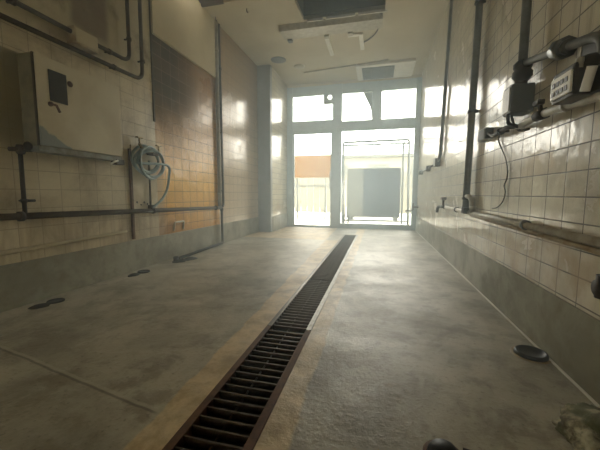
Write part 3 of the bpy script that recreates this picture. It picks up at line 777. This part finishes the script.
o = thing('water_pipe', 'grey horizontal pipe along the right wall with a tap at its far end', 'pipe', (.76, 2.6, .6))
T('run', [(.775, .85, .578), (.775, 3.95, .605)], .018, 'pipe_mid', o)
v = T('tap', [(.76, 3.93, .605), (.76, 4.10, .605), (.73, 4.16, .60), (.725, 4.17, .53)], .018, 'pipe_dark', o, .03, label='dark tap')
bm = bmesh.new(); tube(bm, [(.76, 4.0, .60), (.76, 4.0, .70)], .012); box(bm, (.735, 3.95, .69), (.785, 4.05, .72), .008); obj('tap_handle', bm, 'rust', v)
for y in (1.9, 3.4): clamp((.775, y, .58 + (y - .85) * .008), .021, 'Y', o, 'pipe_grey', XR)
settle(o)
tag(T('lower_pipe', [(.785, .85, .538), (.785, 2.9, .572), (.785, 3.03, .59)], .012, 'pipe_cream'), 'thinner grey pipe just under the right horizontal pipe', 'pipe')
o = thing('window_tap', 'small dark hooked tap by the right window jamb', 'tap', (.79, 6.6, .43))
T('pipe', [(.80, 6.62, .50), (.70, 6.62, .50), (.68, 6.62, .43), (.56, 6.66, .41)], .018, 'pipe_dark', o, .03)
T('spout', [(.70, 6.62, .58), (.70, 6.62, .44)], .016, 'pipe_dark', o)
settle(o)
o = thing('pipe_stub', 'dark capped pipe stub low on the right wall at the picture edge', 'pipe', (.79, 1.34, .43))
bm = bmesh.new(); tube(bm, [(.80, 1.262, .43), (.765, 1.262, .43)], .022); tube(bm, [(.768, 1.262, .475), (.768, 1.262, .395)], .026); obj('stub', bm, 'pipe_dark', o)
Lz('cap', [(0, -.02), (.03, -.018), (.032, 0), (.026, .012), (0, .012)], (.762, 1.262, .43), 'pipe_dark', o, 'X')
settle(o)

# gas line
o = thing('gas_pipe', 'dark gas pipe dropping from the ceiling and turning towards the meter', 'pipe', (.735, 1.97, 1.43))
T('drop', [(.735, 1.985, ZC - .005), (.735, 1.975, 1.44)], .022, 'pipe_grey', o)
bm = bmesh.new(); lathe(bm, [(0, -.06), (.030, -.055), (.047, -.035), (.047, -.012), (.036, 0), (.044, .012), (.044, .03), (.03, .045), (0, .05)], (.733, 1.965, 1.415)); obj('tee_joint', bm, 'pipe_dark', o)
T('arm', [(.735, 1.95, 1.445), (.735, 1.40, 1.318), (.735, 1.335, 1.29), (.735, 1.315, 1.19)], .018, 'pipe_grey', o, .05)
bm = bmesh.new()
for a, b, r in (((.735, 1.655, 1.378), (.735, 1.615, 1.368), .030), ((.735, 1.618, 1.369), (.735, 1.56, 1.355), .043), ((.735, 1.563, 1.356), (.735, 1.535, 1.349), .031)): tube(bm, [a, b], r, 8)
obj('union', bm, 'regulator', o)
T('drop_to_regulator', [(.735, 1.975, 1.38), (.735, 1.985, 1.33)], .030, 'pipe_dark', o)
settle(o)
o = thing('gas_regulator', 'boxy grey gas regulator under the tee of the gas pipe', 'regulator', (.73, 2.0, 1.2))
B('case', (.683, 1.95, 1.195), (.795, 2.07, 1.345), 'regulator', o, .010)
B('lit_side', (.678, 1.965, 1.205), (.684, 2.055, 1.33), 'pipe_pale', o, .002)  # pale plate puts the window light on this face into colour
T('outlet', [(.69, 2.0, 1.195), (.69, 1.99, 1.14), (.73, 1.96, 1.12)], .010, 'pipe_dark', o, .02)
settle(o)
o = thing('gas_meter', 'dark gas meter with a cream dial plate on the right wall', 'meter', (.70, 1.34, 1.07))
B('case', (.652, 1.32, 1.10), (.785, 1.465, 1.212), 'meter_dark', o, .012)
B('dial_plate', (.645, 1.328, 1.113), (.654, 1.457, 1.190), 'dial', o, .003, 'cream dial plate')
bm = bmesh.new()
for r_ in range(2):
    for c_ in range(4):
        y = 1.443 - c_ * .027; z = 1.163 - r_ * .030
        box(bm, (.643, y - .018, z - .008), (.6455, y, z + .010))
obj('dial_window', bm, 'meter_dark', o)
Lz('dome', [(0, .055), (.03, .05), (.05, .03), (.055, 0)], (.72, 1.36, 1.19), 'meter_dark', o)
T('inlet', [(.67, 1.33, 1.19), (.67, 1.33, 1.225)], .012, 'pipe_pale', o)
T('outlet', [(.66, 1.24, 1.165), (.66, 1.268, 1.095)], .014, 'white', o, label='short white outlet tube')
B('bracket', (.70, 1.15, 1.10), (.80, 1.32, 1.17), 'meter_dark', o, .008)
settle(o)
o = thing('shutoff_valve', 'dark block valve on the wall above the gas meter', 'valve', (.77, 1.40, 1.22))
B('body', (.745, 1.37, 1.225), (.80, 1.50, 1.335), 'meter_dark', o, .010)
T('neck', [(.75, 1.40, 1.23), (.74, 1.39, 1.18)], .018, 'meter_dark', o)
B('side_strip', (.742, 1.475, 1.23), (.748, 1.497, 1.33), 'pipe_pale', o, .002)
settle(o)
o = thing('service_pipe', 'pale horizontal pipe below the gas meter with a small dark valve', 'pipe', (.76, 1.9, 1.17))
T('run', [(.735, .85, 1.03), (.735, 1.33, 1.094), (.735, 1.52, 1.112), (.74, 1.75, 1.130), (.745, 2.0, 1.130)], .019, 'pipe_pale', o)
T('dark_run', [(.745, 1.98, 1.130), (.75, 2.18, 1.157), (.755, 2.42, 1.150), (.765, 2.54, 1.19)], .014, 'pipe_dark', o)
bm = bmesh.new(); tube(bm, [(.74, 1.70, 1.126), (.74, 1.78, 1.130)], .026, 8); tube(bm, [(.74, 1.74, 1.13), (.73, 1.74, 1.18)], .010); box(bm, (.712, 1.715, 1.172), (.742, 1.77, 1.195), .005); obj('valve', bm, 'pipe_dark', o)
clamp((.735, 1.52, 1.112), .019, 'Y', o, 'pipe_pale', XR); clamp((.752, 2.28, 1.154), .018, 'Y', o, 'pipe_dark', XR)
settle(o)
o = thing('junction_box', 'small grey junction box on the right wall beside the thick riser', 'box', (.78, 2.65, 1.15))
B('case', (.745, 2.56, 1.155), (.80, 2.725, 1.238), 'regulator', o, .006)
B('lid', (.740, 2.57, 1.16), (.746, 2.715, 1.232), 'pipe_grey', o, .002)
settle(o)
pts = [Vector(q) for q in ((.79, 2.40, 1.185), (.79, 2.42, 1.12), (.79, 2.36, 1.06), (.79, 2.28, .985), (.79, 2.235, .91), (.79, 2.235, .855), (.79, 2.27, .81), (.79, 2.245, .765), (.79, 2.28, .705), (.79, 2.37, .665), (.79, 2.46, .655))]
sm = []
for i in range(len(pts) - 1):
    p0, p1, p2, p3 = pts[max(i - 1, 0)], pts[i], pts[i + 1], pts[min(i + 2, len(pts) - 1)]
    for j in range(6):
        t = j / 6; sm.append(.5 * ((2 * p1) + (p2 - p0) * t + (2 * p0 - 5 * p1 + 4 * p2 - p3) * t * t + (3 * p1 - p0 - 3 * p2 + p3) * t ** 3))
tag(T('loose_cable', sm + [pts[-1]], .004, 'pipe_brown', seg=8), 'thin dark cable hanging in waves on the right wall', 'cable')
tag(T('short_cable', [(.72, 2.04, 1.20), (.735, 2.03, 1.14), (.75, 1.99, 1.10), (.77, 1.93, 1.10)], .007, 'pipe_dark', fil=.02, seg=8), 'short dark cable looping under the gas regulator', 'cable')

# ------------------------------------------------------------------ things on the ceiling
o = thing('fluorescent_fixture', 'long bare fluorescent fixture without tubes beside the ceiling opening', 'light', (-.73, 4.7, ZC))
bm = bmesh.new()
quadprism(bm, [(-1.46, 4.50, ZC), (-1.46, 4.90, ZC), (-1.46, 4.82, ZC - .06), (-1.46, 4.56, ZC - .06)], (1.46, 0, 0))
obj('housing', bm, 'pipe_pale', o)
for x in (-1.37, -.80, -.45):
    bm = bmesh.new(); box(bm, (x - .04, 4.80, ZC - .085), (x + .03, 4.88, ZC - .03), .006); obj('lamp_holder', bm, 'grey_cover' if x < -1 else 'pipe_pale', o)
bm = bmesh.new(); box(bm, (-1.40, 4.882, ZC - .022), (-.80, 4.892, ZC - .006)); obj('gap_strip', bm, 'pipe_grey', o)
settle(o)
tag(B('cover_strip', (-.865, 4.98, ZC - .03), (-.805, 5.60, ZC), 'white', None, .004), 'short white cover strip on the ceiling behind the fixture middle', 'strip')
o = thing('angled_duct', 'white L shaped cable duct on the ceiling behind the fixture', 'duct', (-.4, 5.2, ZC))
B('long_leg', (-.345, 4.98, ZC - .03), (-.285, 5.50, ZC), 'white', o, .004); B('short_leg', (-.51, 4.97, ZC - .03), (-.345, 5.03, ZC), 'white', o, .004); settle(o)
tag(T('ceiling_cable', [(-.02, 4.49, ZC - .012), (-.03, 4.75, ZC - .03), (-.09, 5.0, ZC - .03), (-.2, 5.2, ZC - .014), (-.28, 5.27, ZC - .012)], .010, 'pipe_grey', fil=.1, seg=8), 'thin grey cable curving over the ceiling from the opening', 'cable')
t = Lz('ceiling_disc', [(0, -.016), (.10, -.016), (.135, -.008), (.14, 0), (0, 0)], (-1.815, 5.60, ZC), 'grey_cover')
tag(t, 'larger blue grey round cover on the ceiling near the pillar', 'cover', 'round ceiling covers')
t = Lz('ceiling_disc', [(0, -.016), (.08, -.016), (.10, -.008), (.105, 0), (0, 0)], (-1.515, 5.965, ZC), 'pipe_pale')
tag(t, 'smaller pale round cover on the ceiling nearer the window', 'cover', 'round ceiling covers')
tag(T('ceiling_conduit', [(-1.5, 6.25, ZC - .012), (-.35, 6.10, ZC - .012), (.12, 6.02, ZC - .012)], .012, 'pipe_pale', seg=10), 'long thin conduit across the ceiling in front of the air vent', 'conduit')
o = thing('air_conditioner', 'white ceiling air conditioner panel with a grey intake grille', 'air conditioner', (.06, 6.4, ZC))
B('panel', (-.47, 6.10, ZC - .05), (.60, 6.86, ZC), 'white', o, .012)
gr_ = B('grille', (-.36, 6.20, ZC - .058), (.24, 6.80, ZC - .048), 'grille', o, .004)
bm = bmesh.new()
for i in range(9): box(bm, (-.35, 6.225 + i * .063, ZC - .064), (.23, 6.243 + i * .063, ZC - .057))
for x in (-.20, .09): box(bm, (x, 6.21, ZC - .066), (x + .02, 6.79, ZC - .057))
obj('slat', bm, 'meter_dark', gr_)
settle(o)
for (x, y, nm) in ((-2.215, 4.06, 'small dark hook in the ceiling corner above the grey downpipe'), (-1.72, 3.98, 'small dark hook in the ceiling left of the fixture')):
    o = tag(T('ceiling_hook', [(x, y, ZC - .018), (x, y, ZC - .06), (x + .012, y, ZC - .075), (x + .02, y, ZC - .062)], .006, 'pipe_dark', seg=8), nm, 'hook', 'ceiling hooks')

# ------------------------------------------------------------------ haze volume added to stand in for window glare
g = G('glare_haze')
v = g.n('ShaderNodeVolumeScatter'); v.inputs['Density'].default_value = .08; v.inputs['Anisotropy'].default_value = .5
v.inputs['Color'].default_value = (.78, .93, 1.0, 1)
g.nt.links.new(v.outputs[0], g.out.inputs['Volume'])
o = B('haze', (XL + .001, .9, .001), (XR - .001, YB - .06, ZC - .002), g.m)
o['kind'] = 'stuff'; o['label'] = 'thin pale haze volume added for the glare of the window'; o['category'] = 'haze'
